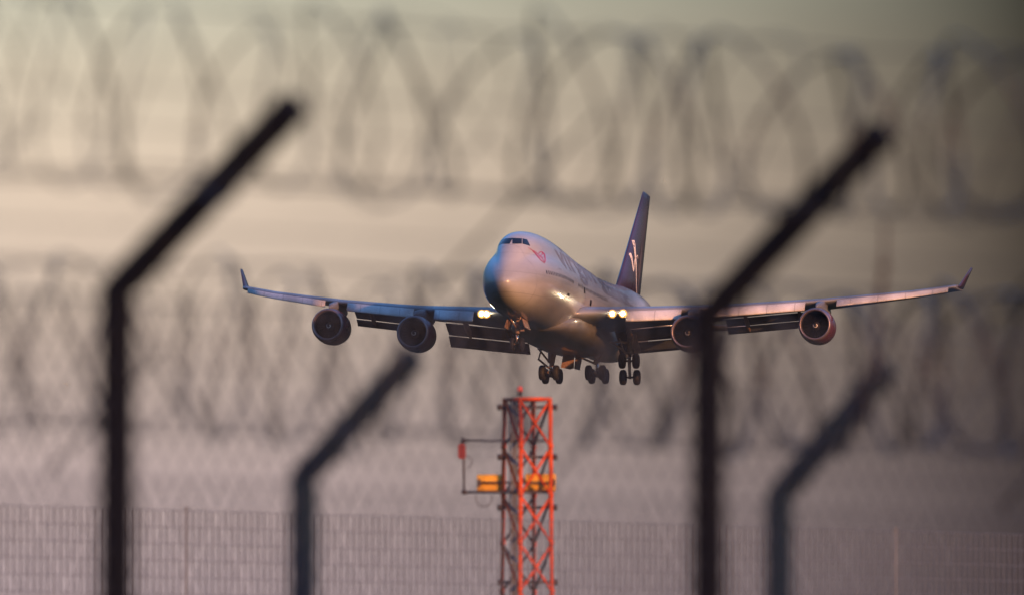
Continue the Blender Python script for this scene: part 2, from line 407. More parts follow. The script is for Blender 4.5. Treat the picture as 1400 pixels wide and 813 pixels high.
# red brush-stroke emblem under the cockpit
def stroke_px(pts, mb):
    st2 = []
    for (p, q) in zip(pts, pts[1:]):
        for k in range(3): st2.append([p[i] + (q[i]-p[i])*k/3 for i in range(3)])
    st2.append(pts[-1]); E_ = []
    for i, (x, y, w_) in enumerate(st2):
        d = Vector((st2[min(i+1, len(st2)-1)][0] - st2[max(i-1, 0)][0], st2[min(i+1, len(st2)-1)][1] - st2[max(i-1, 0)][1])).normalized()
        E_.append((ray_px(x - d.y*w_, y + d.x*w_, .02), ray_px(x + d.y*w_, y - d.x*w_, .02)))
    for (a, b), (c, d) in zip(E_, E_[1:]):
        if None not in (a, b, c, d): mb.add([a, b, d, c], [[0, 1, 2, 3]])
mb = MB()
for st in ([(722, 338.5, .2), (727, 342, .3), (731, 346, .5), (735, 350.5, .7), (739, 355.5, .5), (744.5, 360, .3)], [(729, 342.5, .3), (733, 345.5, .35), (737, 349, .3), (741, 353, .4), (745, 359.5, .3)],
           [(736, 347, .4), (738.5, 344.5, .5), (741.5, 344.8, .5), (742, 347.5, .5), (739, 350, .5)], [(741, 344.5, .4), (744, 347.5, .5), (745, 352, .7), (745.3, 358, .5)], [(735, 352, .3), (739, 351.5, .3), (743, 352.5, .25)]):
    stroke_px(st, mb)
part(mb, 'emblem', 'emblem', fus)

# wing-to-body fairing
def ell_ring(x, hw, zb, zt, n=40, p=2.5):
    zc, h = (zb+zt)/2, (zt-zb)/2; r = []
    for i in range(n):
        t = 2*math.pi*i/n; cx_, cz_ = math.cos(t), math.sin(t)
        r.append(Vector((math.copysign(abs(cx_)**(2/p), cx_)*hw, x, zc + math.copysign(abs(cz_)**(2/p), cz_)*h)))
    return r
mb = MB(); mb.loft([ell_ring(*q) for q in ((15.5, .6, -3.1, -2.6), (17, 2.2, -3.35, -2.0), (19, 3.1, -3.6, -1.2), (22, 3.5, -3.8, -.7), (27, 3.65, -3.9, -.6), (33, 3.65, -3.9, -.6), (37, 3.4, -3.75, -1.0), (40, 2.6, -3.5, -1.8), (42.5, .8, -3.2, -2.7))])
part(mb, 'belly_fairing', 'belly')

# wings
ZL = [(2.0, -1.85), (3.5, -1.6), (7.3, -1.15), (13.4, -.40), (21.6, .9), (28.3, 2.2), (31.4, 2.95)]
CH = [(2.0, 14.6), (3.25, 14.3), (12, 9.0), (21, 6.6), (31.4, 4.0)]
def tab(T, x):
    for a, b in zip(T, T[1:]):
        if x <= b[0]: return a[1] + (b[1]-a[1])*(x-a[0])/(b[0]-a[0])
    return T[-1][1]
def le(x): return 18.5 + .885*(x - 3.25)
def foil(s, x, frac=1.0, tc_=.105):
    """section of the wing at span x, cut at frac of its chord"""
    c = tab(CH, x); z0 = tab(ZL, x); a0 = le(x); tw = R(2.6 - 3.2*x/31)
    xc = [1, .9, .75, .6, .45, .3, .2, .12, .06, .025, .008, 0]
    def th(q): return 5*tc_*(.2969*math.sqrt(q) - .126*q - .3516*q*q + .2843*q**3 - .1015*q**4)
    tk = 1.15 if x < 5 else 1.0
    up = [(q*frac, th(q*frac)*tk) for q in xc]; lo = [(q*frac, -th(q*frac)*.8*tk) for q in xc[::-1][1:]]
    r = []
    for q, t in up + lo:
        dx, dz = q*c, t*c + .015*c*math.sin(math.pi*min(1, q))
        r.append(Vector((s*x, a0 + dx*math.cos(tw) + dz*math.sin(tw), z0 + dz*math.cos(tw) - dx*math.sin(tw))))
    return r
SP = [(2.0, .78), (3.3, .78), (5, .78), (7.3, .78), (9.5, .78), (11.6, .78), (11.65, 1), (12.6, 1), (12.65, .78), (15, .78), (18, .78), (20.8, .78), (20.85, 1), (24, 1), (28, 1), (31.2, 1), (31.5, 1)]
def airfoil_panel(mb, s, xa, xb, fn, n=4, th=.13):
    """panel between spans; fn(x) -> (aft0, z0, aft1, z1): leading and trailing edge of a flap element"""
    rings = []
    for i in range(n+1):
        x = xa + (xb-xa)*i/n; a0, z0, a1, z1 = fn(x)
        d = Vector((a1-a0, z1-z0)); c = d.length; d.normalize(); nn_ = Vector((-d.y, d.x)); ring = []
        for q, t in ((1, .004), (.7, .05), (.35, .085), (.12, .075), (.02, .035), (0, 0), (.02, -.03), (.12, -.04), (.35, -.035), (.7, -.015)):
            ring.append(Vector((s*x, a0 + d.x*q*c + nn_.x*t*c*th/.13, z0 + d.y*q*c + nn_.y*t*c*th/.13)))
        rings.append(ring)
    mb.loft(rings)
def wing_te(x, frac):
    q = foil(1, x, frac)[0]; return q.y, q.z
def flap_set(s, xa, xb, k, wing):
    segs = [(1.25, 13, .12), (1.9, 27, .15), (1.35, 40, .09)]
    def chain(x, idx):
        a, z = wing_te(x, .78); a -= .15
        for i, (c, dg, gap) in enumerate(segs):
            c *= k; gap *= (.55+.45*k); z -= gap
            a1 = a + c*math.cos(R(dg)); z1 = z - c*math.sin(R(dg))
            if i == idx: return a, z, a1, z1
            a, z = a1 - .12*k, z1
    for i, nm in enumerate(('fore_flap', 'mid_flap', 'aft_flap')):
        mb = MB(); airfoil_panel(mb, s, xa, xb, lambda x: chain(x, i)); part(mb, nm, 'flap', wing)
for s in (1, -1):
    mb = MB(); mb.loft([foil(s, x, fr) for x, fr in SP])
    wing = part(mb, 'wing', 'wing')
    flap_set(s, 3.9, 11.5, 1.0, wing); flap_set(s, 12.9, 20.7, .62, wing)
    # Krueger flaps folded out under the leading edge
    for xa, xb, h0, h1 in ((6.6, 10.7, .92, .88), (12.9, 20.0, .82, .74), (22.4, 30.9, .60, .42)):
        mb = MB(); rings = []; n = 6
        for i in range(n+1):
            x = xa + (xb-xa)*i/n; h = h0 + (h1-h0)*i/n; a = le(x); z = tab(ZL, x)
            prof = [(.25, .10), (-.02, .02), (-.22, -.22), (-.42, -.55), (-.52, -.86), (-.50, -.98), (-.43, -.97), (-.36, -.84), (-.28, -.56), (-.10, -.26), (.10, -.06), (.3, .02)]
            rings.append([Vector((s*x, a + p*h, z + q*h)) for p, q in prof])
        mb.loft(rings); part(mb, 'leading_edge_flap', 'krueger', wing)
    # winglet
    mb = MB(); rings = []
    for t, xo, a0, c, z in ((0, 31.4, 44.0, 3.3, 2.98), (.12, 31.62, 44.5, 2.7, 3.15), (.5, 31.95, 45.35, 1.9, 3.95), (1, 32.35, 46.4, 1.0, 4.9)):
        rings.append([Vector((s*(xo + tt*c), a0 + q*c, z)) for q, tt in ((1, 0), (.5, .05), (.15, .05), (0, 0), (.15, -.05), (.5, -.05))])
    mb.loft(rings); part(mb, 'winglet', 'wtip', wing)
    # flap track fairings
    for x, ln, k in ((5.2, 4.6, .9), (9.3, 4.4, .9), (14.6, 3.8, .75), (18.8, 3.4, .7)):
        a, z = wing_te(x, .62); mb = MB(); dn = R(-20)
        prof = [(0, .02), (.06, .35), (.2, .75), (.45, 1), (.7, .85), (.9, .4), (1, .03)]
        rings = []
        for q, r in prof:
            c = Vector((s*x, a + q*ln*math.cos(dn), z - .35 + q*ln*math.sin(dn)))
            rings.append([c + Vector((math.cos(t)*r*.26*k, 0, math.sin(t)*r*.42*k)) for t in [2*math.pi*i/14 for i in range(14)]])
        mb.loft(rings); part(mb, 'flap_track_fairing', 'door', wing)
    # landing lamps at the wing root
    for x in ((5.55, 6.35) if s > 0 else (5.25, 5.75)):
        a = le(x) - .12; z = tab(ZL, x) - .16; mb = MB()
        mb.lathe((s*x, a, z), (0, -1, 0), [(0, .36), (.04, .36), (.07, .25), (.085, .0)], 20); part(mb, 'landing_lamp', 'lens', wing)
        mb = MB(); mb.lathe((s*x, a - .08, z), (0, -1, 0), [(0, .19), (.03, .17), (.04, .0)], 14); part(mb, 'lamp_bulb', 'lamp', wing)

# engines: (span, aft of the inlet, height)
for x, a, z, nm in ((11.85, 21.1, -2.98, 'in'), (21.25, 30.7, -1.45, 'out')):
    for s in (1, -1):
        c = Vector((s*x, a, z)); ax = Vector((-s*.02, 1, -.02)).normalized()
        mb = MB(); mb.lathe(c, ax, [(.22, 1.40), (.5, 1.47), (1.2, 1.54), (2.0, 1.55), (2.9, 1.48), (3.7, 1.32), (4.1, 1.22), (4.05, 1.16), (3.0, 1.25)], 48)
        eng = part(mb, 'engine', 'cowl')
        mb = MB(); mb.lathe(c, ax, [(.22, 1.402), (.10, 1.37), (.02, 1.31), (0, 1.26), (.03, 1.21), (.14, 1.17), (.35, 1.15)], 48); part(mb, 'inlet_lip', 'lip', eng)
        mb = MB(); mb.lathe(c, ax, [(.35, 1.15), (.7, 1.17), (1.05, 1.19), (1.3, 1.19)], 48); part(mb, 'inlet_duct', 'dark', eng)  # near black duct, its colour holds the shade of the intake
        # fan: 24 twisted blades in front of a dark disc
        mb = MB(); mb.lathe(c + ax*1.28, ax, [(0, 1.185), (.02, .02)], 32)
        xv = Vector((0, 0, 1)); xv = (xv - ax*xv.dot(ax)).normalized(); yv = ax.cross(xv)
        for k in range(24):
            t = 2*math.pi*k/24; vs = []
            for rr, dt, da in ((.34, .05, .16), (.75, .09, .11), (1.17, .12, .06)):
                for sg in (-1, 1):
                    tt = t + sg*dt; vs.append(c + ax*(1.12 + sg*da) + (xv*math.cos(tt) + yv*math.sin(tt))*rr)
            mb.add(vs, [[0, 1, 3, 2], [2, 3, 5, 4]])
        fan = part(mb, 'fan', 'fan', eng)
        mb = MB(); mb.lathe(c + ax*.62, ax, [(0, 0), (.03, .06), (.12, .15), (.3, .26), (.5, .34), (.62, .36)], 24); sp = part(mb, 'spinner', 'spinner', eng)
        # white comma painted on the spinner
        mb = MB(); vs = []; n = 12
        for i in range(n+1):
            t = i/n*R(250) + R(40); l = .05 + .16*i/n; r = .085 + .12*i/n
            for dw in (-.03, .03):
                vs.append(c + ax*(.62 + l + dw*.8 - .015) + (xv*math.cos(t) + yv*math.sin(t))*(r + dw + .02))
        mb.add(vs, [[2*i, 2*i+1, 2*i+3, 2*i+2] for i in range(n)]); part(mb, 'spinner_mark', 'white', eng)
        mb = MB(); mb.lathe(c, ax, [(3.0, .95), (4.1, .9), (5.0, .72), (5.6, .58), (5.55, .5), (4.9, .5)], 28); mb.lathe(c, ax, [(4.9, .42), (5.6, .38), (6.4, .05)], 20)
        part(mb, 'exhaust_nozzle', 'hub', eng)
        # pylon
        mb = MB(); wl = le(x); zw = tab(ZL, x)
        rings = []
        for a_, zb_, zt_, hw_ in ((a + .75, z + 1.50, z + 1.56, .04), (a + 1.6, z + 1.45, z + 1.95, .20), (wl - .4, z + 1.2, zw - .02, .26), (wl + .8, z + 1.0, zw + .05, .27), (wl + 3.2, zw - 1.0, zw - .1, .22), (wl + 4.8, zw - .6, zw - .4, .05)):
            zb_, zt_ = min(zb_, zt_ - .02), zt_
            rings.append([Vector((s*x + sx*hw_, a_, zz)) for sx, zz in ((1, zb_), (1.0, (zb_+zt_)/2), (.8, zt_), (-.8, zt_), (-1.0, (zb_+zt_)/2), (-1, zb_))])
        mb.loft(rings); part(mb, 'pylon', 'wing')

# tail fin with white script strokes
fin_le = lambda z: 52.2 + (65.3-52.2)*(z-3.3)/(13.5-3.3)
fin_te = lambda z: 64.3 + (69.0-64.3)*(z-3.6)/(13.5-3.6)
mb = MB(); rings = []
for z in (3.0, 5, 7, 9, 11, 13, 13.5):
    a0, a1 = fin_le(z), fin_te(z); c = a1-a0; k = .45 if z == 13.5 else 1
    rings.append([Vector((t*c*k, a0 + q*c, z + (.0 if z < 13.5 else .1*(1-q)))) for q, t in ((1, .002), (.7, .028), (.4, .045), (.15, .038), (.04, .02), (0, 0), (.04, -.02), (.15, -.038), (.4, -.045), (.7, -.028), (1, -.002))])
mb.loft(rings); fin = part(mb, 'tail_fin', 'fin')
fbv = BVHTree.FromPolygons([tuple(v) for v in mb.v], mb.f)
def fin_side(px, py):
    a, z = finp(px, py, .3)
    h = fbv.ray_cast(Vector((4, a, z)), Vector((-1, 0, 0)))
    return (h[0] + Vector((.02, 0, 0))) if h[0] is not None else None
def fin_strokes(strokes, mname, nm):
    mb = MB()
    for st in strokes:
        st2 = []
        for (p, q) in zip(st, st[1:]):
            for k in range(4): st2.append([p[i] + (q[i]-p[i])*k/4 for i in range(3)])
        st2.append(st[-1])
        pts = [(fin_side(x - w_, y), fin_side(x + w_, y)) for x, y, w_ in st2]
        for (a, b), (c, d) in zip(pts, pts[1:]):
            if None not in (a, b, c, d): mb.add([a, b, d, c], [[0, 1, 2, 3]])
    if mb.v: part(mb, nm, mname, fin)
fin_strokes([[(867.0, 317, .9), (867.2, 340, 1.0), (867.6, 362, .8), (869.2, 395, .55), (869.8, 405, .3)],
             [(862.2, 346, .9), (863.2, 358, .8), (864.0, 371, .5)], [(864.2, 371, .3), (865.8, 360, .35), (867.0, 352, .3)], [(868.2, 352, .3), (870, 349, .5), (870.6, 354, .3)]], 'white', 'tail_script')
fin_strokes([[(877.6, 334, .3), (876.6, 350, 1.2), (874.6, 372, 1.6), (872.6, 392, 1.3), (871.4, 405, .6)], [(873.5, 352, .5), (872.4, 366, .8), (870.8, 380, .4)]], 'lip', 'tail_script')
# tailplane, hidden for the most part behind the wings
for s in (1, -1):
    mb = MB(); rings = []
    for x, a0, c, z in ((.6, 56.5, 8.6, .95), (5, 60.5, 5.9, 1.2), (11, 65.8, 2.6, 1.6)):
        rings.append([Vector((s*x, a0 + q*c, z + t*c)) for q, t in ((1, 0), (.6, .035), (.25, .05), (.05, .025), (0, 0), (.05, -.025), (.25, -.05), (.6, -.035))])
    mb.loft(rings); part(mb, 'tailplane', 'wing')

# landing gear
def wheel(c, parent, r=.66, wd=.52, tyre_label=None):
    mb = MB(); c = Vector(c); h = wd/2
    mb.lathe(c, (1, 0, 0), [(-h*.75, r*.52), (-h, r*.62), (-h*.98, r*.80), (-h*.72, r*.95), (-h*.3, r), (h*.3, r), (h*.72, r*.95), (h*.98, r*.80), (h, r*.62), (h*.75, r*.52)], 28)
    wo = part(mb, 'wheel', 'tyre', parent)
    mb = MB(); mb.lathe(c, (1, 0, 0), [(-h*.7, 0.02), (-h*.72, r*.3), (-h*.6, r*.53), (h*.6, r*.53), (h*.72, r*.3), (h*.7, .02)], 20)
    part(mb, 'wheel_hub', 'hub', parent)
def main_gear(x, a, z, tilt, top, braces):
    mb = MB(); c = Vector((x, a, z)); t = R(tilt)
    mb.tube([Vector(top), c + (Vector(top)-c)*.42], .25, 14); mb.tube([c + (Vector(top)-c)*.5, c + (Vector(top)-c)*.44], .31, 14)
    fw = Vector((0, -math.cos(t), math.sin(t)))
    mb.tube([c - fw*.85, c + fw*.85], .13, 10)
    for b0, b1, rr in braces: mb.tube([b0, b1], rr, 8)
    gear = part(mb, 'main_gear', 'gear')
    mb = MB(); mb.tube([c + (Vector(top)-c)*.44, c + Vector((0, 0, .05))], .13, 12); part(mb, 'oleo', 'chrome', gear)
    for k in (-1, 1):
        mb = MB(); ac = c + fw*.735*k; mb.tube([ac + Vector((-.5, 0, 0)), ac + Vector((.5, 0, 0))], .09, 8)
        part(mb, 'axle', 'hub', gear)
    for k in (-1, 1):
        for sx in (-1, 1): wheel(c + fw*.735*k + Vector((sx*.60, 0, 0)), gear)
    return gear
def door(parent, pts, nm='gear_door'):
    mb = MB(); mb.add(pts, [list(range(len(pts)))], False); return part(mb, nm, 'door', parent, solid=.07)
# starboard body gear, port body gear, port wing gear (the starboard wing gear is up)
gl = main_gear(-2.3, 34.5, -5.42, 7, (-2.3, 34.3, -3.0), [((-3.3, 33.6, -3.2), (-2.3, 34.4, -4.5), .09), ((-2.9, 33.2, -3.3), (-3.3, 34, -4.15), .07), ((-3.35, 34, -4.1), (-2.4, 34.4, -4.9), .09), ((-1.7, 33.3, -3.4), (-2.2, 34.4, -4.4), .08)])
door(gl, [(-2.05, 33.6, -3.3), (-1.60, 33.6, -3.3), (-1.98, 34.2, -4.75), (-2.40, 34.2, -4.75)])
gr = main_gear(1.75, 34.5, -5.42, 7, (1.75, 34.3, -3.0), [((-.3, 33.4, -3.7), (1.7, 34.4, -4.55), .09), ((.3, 33.4, -3.85), (1.5, 33.9, -3.75), .07), ((2.6, 33.4, -3.4), (1.8, 34.4, -4.3), .08), ((.9, 33.4, -3.9), (2.3, 33.4, -3.62), .08)])
gw = main_gear(5.1, 31.6, -5.22, 68, (5.1, 31.6, -2.2), [((3.6, 31, -2.9), (4.9, 31.5, -3.9), .09), ((3.4, 30.6, -3.0), (4.9, 31.4, -2.9), .07), ((5.5, 31.0, -2.3), (5.15, 31.5, -3.9), .10), ((4.3, 31, -2.6), (4.8, 31.4, -4.2), .06)])
door(gw, [(5.25, 31.2, -2.3), (5.75, 31.0, -2.3), (6.15, 31.2, -3.85), (5.6, 31.4, -3.95), (5.3, 31.4, -3.1)])
# centre doors hanging under the belly
door(gl, [(-.95, 33.0, -3.75), (.0, 33.0, -3.75), (-.12, 33.6, -4.95), (-.45, 33.6, -5.05), (-1.25, 33.6, -4.88)])
door(gr, [(.05, 33.6, -3.7), (.35, 35.0, -3.7), (.12, 35.0, -5.0), (-.08, 33.7, -5.02)])
# nose gear
mb = MB(); c = Vector((-.2, 7.7, -5.25))
mb.tube([c + Vector((0, 0, .9)), c + Vector((0, .1, 2.5))], .19, 12); mb.tube([c + Vector((-.42, 0, 0)), c + Vector((.42, 0, 0))], .07, 8)
mb.tube([c + Vector((-.55, -1.3, 2.3)), c + Vector((0, -.05, 1.25))], .06, 8); mb.tube([c + Vector((.55, -1.3, 2.3)), c + Vector((0, -.05, 1.25))], .06, 8)
mb.tube([c + Vector((-.25, .1, 1.45)), c + Vector((.30, .1, 1.45))], .10, 8); mb.box(c + Vector((.42, -.1, 1.18)), (.34, .22, .20))
mb.tube([c + Vector((0, -.28, .75)), c + Vector((0, -.32, .42)), c + Vector((0, -.1, .15))], .05, 8)
ng = part(mb, 'nose_gear', 'gear')
mb = MB(); mb.tube([c + Vector((0, 0, .95)), c], .12, 12); part(mb, 'oleo', 'chrome', ng)
for sx in (-1, 1):
    wheel(c + Vector((sx*.40, 0, 0)), ng, .56, .36)
    door(ng, [c + Vector((sx*.62, -1.2, 2.05)), c + Vector((sx*.60, 1.2, 2.05)), c + Vector((sx*.88, 1.1, 1.25)), c + Vector((sx*.88, -1.1, 1.30))])
# ------------------------------------------------------------------ fences
def lerp(a, b, t): return a + (b-a)*t
def zz(v, z): return Vector((v.x, v.y, z))
def post_mesh(foot, bend, tip, wd):
    """square hollow post whose upper part is cranked outwards"""
    mb = MB(); d = Vector((tip.x-bend.x, tip.y-bend.y, 0)).normalized(); sd_ = Vector((-d.y, d.x, 0))
    n = (tip-bend).normalized(); h = wd/2
    up2 = sd_.cross(n)
    def ring(c, u, v): return [c + u*h*sx + v*h*sy for sx, sy in ((1, 1), (1, -1), (-1, -1), (-1, 1))]
    mid = (Vector((0, 0, 1)) + n).normalized(); u_mid = sd_.cross(mid)
    mb.loft([ring(foot, sd_, d), ring(bend - Vector((0, 0, .06)), sd_, d), ring(bend, sd_, u_mid*-1 if u_mid.dot(d) < 0 else u_mid), ring(bend + n*.06, sd_, up2*-1 if up2.dot(d) < 0 else up2), ring(tip, sd_, up2*-1 if up2.dot(d) < 0 else up2)], smooth=False)
    for k in (.25, .5, .75, .97):       # clips that hold the strands
        mb.box(lerp(bend, tip, k) + sd_*h, (.03, .03, .05))
    for _ in range(26):                 # twists of tie wire
        k = random.uniform(.02, .99); c = lerp(bend, tip, k) + sd_*random.uniform(-1, 1)*h*1.1 + up2*random.uniform(-1, 1)*h*1.1
        mb.box(c, (random.uniform(.02, .06), random.uniform(.02, .05), random.uniform(.02, .06)), Matrix.Rotation(random.uniform(0, 3), 3, 'Y'))
    for _ in range(14):
        z = random.uniform(.2, 1)*bend.z; c = Vector((foot.x, foot.y, z)) + sd_*random.choice((-1, 1))*h
        mb.box(c, (random.uniform(.02, .04), .03, random.uniform(.03, .07)))
    return mb
def chain_mesh(a, b, top, pitch, r):
    """chain link between two foot points: two crossing families of thin wires, each a flat zigzag"""
    mb = MB(); d = b-a; Ln = d.length; d.normalize(); nrm = Vector((-d.y, d.x, 0))
    SL = 1.7; H = top/SL; n = int((Ln + H)/pitch) + 1
    for k in range(n):
        for sgn in (1, -1):
            # line s = s0 + z (sgn=1) or s = s0 - z
            s0 = (-H + k*pitch) if sgn > 0 else k*pitch
            pts = []
            z0, z1 = .03, H
            def s_of(z): return s0 + z if sgn > 0 else s0 - z
            lo, hi = z0, z1
            if sgn > 0: lo = max(z0, -s0); hi = min(z1, Ln - s0)
            else: lo = max(z0, s0 - Ln); hi = min(z1, s0)
            if hi - lo < .02: continue
            o = nrm*(r*sgn)
            p, q = a + d*s_of(lo) + Vector((0, 0, lo*SL)) + o, a + d*s_of(hi) + Vector((0, 0, hi*SL)) + o
            mb.tube([p, q], r, 4, caps=False)
    for z in (.08, top*.5, top):
        mb.tube([a + Vector((0, 0, z)), b + Vector((0, 0, z))], r*1.4, 5)
    return mb
def razor(p0, p1, rad, pitch, r, phase=0, n=44, barb=.022, q0=-.75, q1=-.15, r1=None, seed=3):
    """one concertina coil along p0-p1: unevenly stretched, tilted and sagging turns of barbed tape"""
    mb = MB(); d = p1-p0; Ln = d.length; d.normalize(); up = Vector((0, 0, 1)); up = (up - d*up.dot(d)).normalized(); sx = d.cross(up)
    turns = int(Ln/pitch); pts = []; r1 = r1 or r
    rr = random.Random(seed)
    J = lambda a: [rr.uniform(-a, a) for _ in range(turns+3)]
    js, jq, jr, ju, jx = J(.42), J(.38), J(.10), J(.05), J(.06)
    sm = lambda T_, j, f_: T_[j] + (T_[j+1]-T_[j])*(f_*f_*(3-2*f_))
    for i in range(turns*n):
        t = 2*math.pi*i/n; k = i/n; j = int(k); ft = k-j
        q_ = q0 + (q1-q0)*(k/turns)**2 + sm(jq, j, ft)
        ra = rad*(1 + sm(jr, j, ft))
        s_ = Ln*(k/turns)**1.15 + pitch*sm(js, j, ft) + pitch*.42*math.cos(1.5*t + phase) + q_*rad*math.sin(t + phase)
        pts.append(p0 + d*s_ + up*(math.cos(t + phase)*ra + sm(ju, j, ft)) + sx*(math.sin(t + phase)*ra + sm(jx, j, ft)))
    mb.tube(pts, r, 4, r2=r1)
    for i in range(0, len(pts)-1):
        t = (pts[i+1]-pts[i]).normalized(); c = pts[i]; o = (c - p0); o = (o - d*o.dot(d)).normalized()
        bb = barb*(r + (r1-r)*i/len(pts))/r; side_ = t.cross(o).normalized()
        for sg in (-1, 1):
            e_ = c + side_*sg*bb
            mb.add([c - t*bb*.55, e_ - t*bb*.9, c + t*bb*.1, e_ + t*bb*.9, c + t*bb*.55], [[0, 1, 2], [2, 3, 4]], False)
    return mb
def barbed(pts, r=.0022):
    mb = MB(); mb.tube(pts, r, 4)
    for a, b in zip(pts, pts[1:]):
        n = int((b-a).length/.12)
        for k in range(n):
            c = lerp(a, b, (k+.5)/n); v = Vector((random.uniform(-1, 1), random.uniform(-1, 1), random.uniform(-1, 1))).normalized()*.02
            mb.tube([c - v, c + v], .0016, 3)
    return mb

def cranked_fence(name, label, L_, R_, dL, dR, tipL, tipR, toward, wd, pm, steps, mesh_pitch, mesh_r, coil, cat='fence', mid_w=.018):
    """L_, R_: bends of the two posts in view; further posts continue the same line on both sides"""
    bL, bR = at(*L_, dL), at(*R_, dR); tL, tR = at(*tipL, dL - toward), at(*tipR, dR - toward)
    root = empty(name, zz(bL, 0), label, cat, 'cranked perimeter fences with razor coils'); off = root.location
    ks = range(steps[0], steps[1]+1); B = {k: lerp(bL, bR, k) for k in ks}; T = {k: lerp(tL, tR, k) for k in ks}
    def pt(mb, nm, m): return mb.build(nm, M_[m], root, off=off)
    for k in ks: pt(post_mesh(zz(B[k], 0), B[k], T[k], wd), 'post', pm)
    for k in list(ks)[:-1]:
        a, b = lerp(B[k], B[k+1], .5), lerp(T[k], T[k+1], .5)
        mb = MB(); mb.tube([a, b], mid_w*.5, 6); mb.box(a, (.03, .03, .06)); pt(mb, 'extension_arm', 'post')
        d = (B[k+1]-B[k]); d.z = 0; d.normalize()
        hh = min(B[k].z, B[k+1].z) - .03
        pt(chain_mesh(zz(B[k], 0) + d*wd*.6, zz(B[k+1], 0) - d*wd*.6, hh, mesh_pitch, mesh_r), 'mesh_panel', 'wire')
    k0, k1 = min(ks), max(ks)
    for q in (.06, .25, .5, .75, .96):
        o = Vector((0, 0, wd*.6))
        pt(barbed([lerp(B[k], T[k], q) + o for k in ks]), 'barbed_strand', 'razor')
    for i, (rad, pitch, r, r1, phase, dz, barb, q0, q1) in enumerate(coil):
        o = Vector((0, 0, dz))
        pt(razor(T[k0] + o, T[k1] + o, rad, pitch, r, phase, barb=barb, q0=q0, q1=q1, r1=r1, seed=11 + i), 'razor_coil', 'razor')
    for o in (Vector((0, 0, -coil[0][0]*.97)), Vector((.05, -.1, -coil[0][0]*.88)), Vector((0, .05, coil[0][0]*.97))):
        pt(barbed([lerp(T[k], T[kk], u) + o + Vector((0, 0, random.uniform(-.03, .03))) for k, kk in zip(list(ks), list(ks)[1:]) for u in (0, .25, .5, .75)], .0045), 'support_wire', 'razor')
    return root
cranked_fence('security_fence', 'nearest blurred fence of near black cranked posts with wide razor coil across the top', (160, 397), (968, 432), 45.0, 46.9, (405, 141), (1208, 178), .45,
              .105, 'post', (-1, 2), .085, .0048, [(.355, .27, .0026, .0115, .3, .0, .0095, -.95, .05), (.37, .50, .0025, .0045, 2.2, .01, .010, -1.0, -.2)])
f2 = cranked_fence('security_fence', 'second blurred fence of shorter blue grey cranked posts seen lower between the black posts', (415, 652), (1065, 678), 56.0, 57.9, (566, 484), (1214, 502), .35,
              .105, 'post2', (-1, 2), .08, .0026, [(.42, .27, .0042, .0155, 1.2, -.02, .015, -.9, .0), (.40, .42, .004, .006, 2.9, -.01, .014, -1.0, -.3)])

# loose strap that hangs from the second fence's coil
mb = MB(); mb.tube([at(1210, 300, 57.6), at(1209, 352, 57.6), at(1207, 385, 57.6), at(1201, 430, 57.5), at(1192, 490, 57.5), at(1184, 540, 57.5), at(1178, 590, 57.6)], .009, 6, r2=.018)
for k_ in range(9): mb.box(at(1208 - 3.2*k_, 365 + 26*k_, 57.55), (.05, .02, .035), Matrix.Rotation(k_, 3, 'Y'))
mb.build('loose_strap', M_['strap'], f2, off=f2.location)

# third, distant fence: welded mesh
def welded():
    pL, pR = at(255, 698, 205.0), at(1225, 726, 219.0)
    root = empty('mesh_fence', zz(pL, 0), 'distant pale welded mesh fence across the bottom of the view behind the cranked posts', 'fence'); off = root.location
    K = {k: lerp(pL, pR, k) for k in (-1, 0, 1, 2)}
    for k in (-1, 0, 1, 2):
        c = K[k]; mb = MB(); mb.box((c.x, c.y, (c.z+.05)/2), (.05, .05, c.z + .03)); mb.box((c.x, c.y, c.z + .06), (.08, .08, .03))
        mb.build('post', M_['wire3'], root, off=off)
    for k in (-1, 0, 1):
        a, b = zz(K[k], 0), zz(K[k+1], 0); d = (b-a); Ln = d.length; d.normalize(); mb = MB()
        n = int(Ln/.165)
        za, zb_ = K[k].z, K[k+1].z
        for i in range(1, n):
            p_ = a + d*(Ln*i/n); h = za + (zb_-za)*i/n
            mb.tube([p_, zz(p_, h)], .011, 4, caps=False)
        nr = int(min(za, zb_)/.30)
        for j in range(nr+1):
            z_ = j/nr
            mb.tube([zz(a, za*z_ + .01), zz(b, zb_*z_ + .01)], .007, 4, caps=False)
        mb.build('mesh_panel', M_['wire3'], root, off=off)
welded()

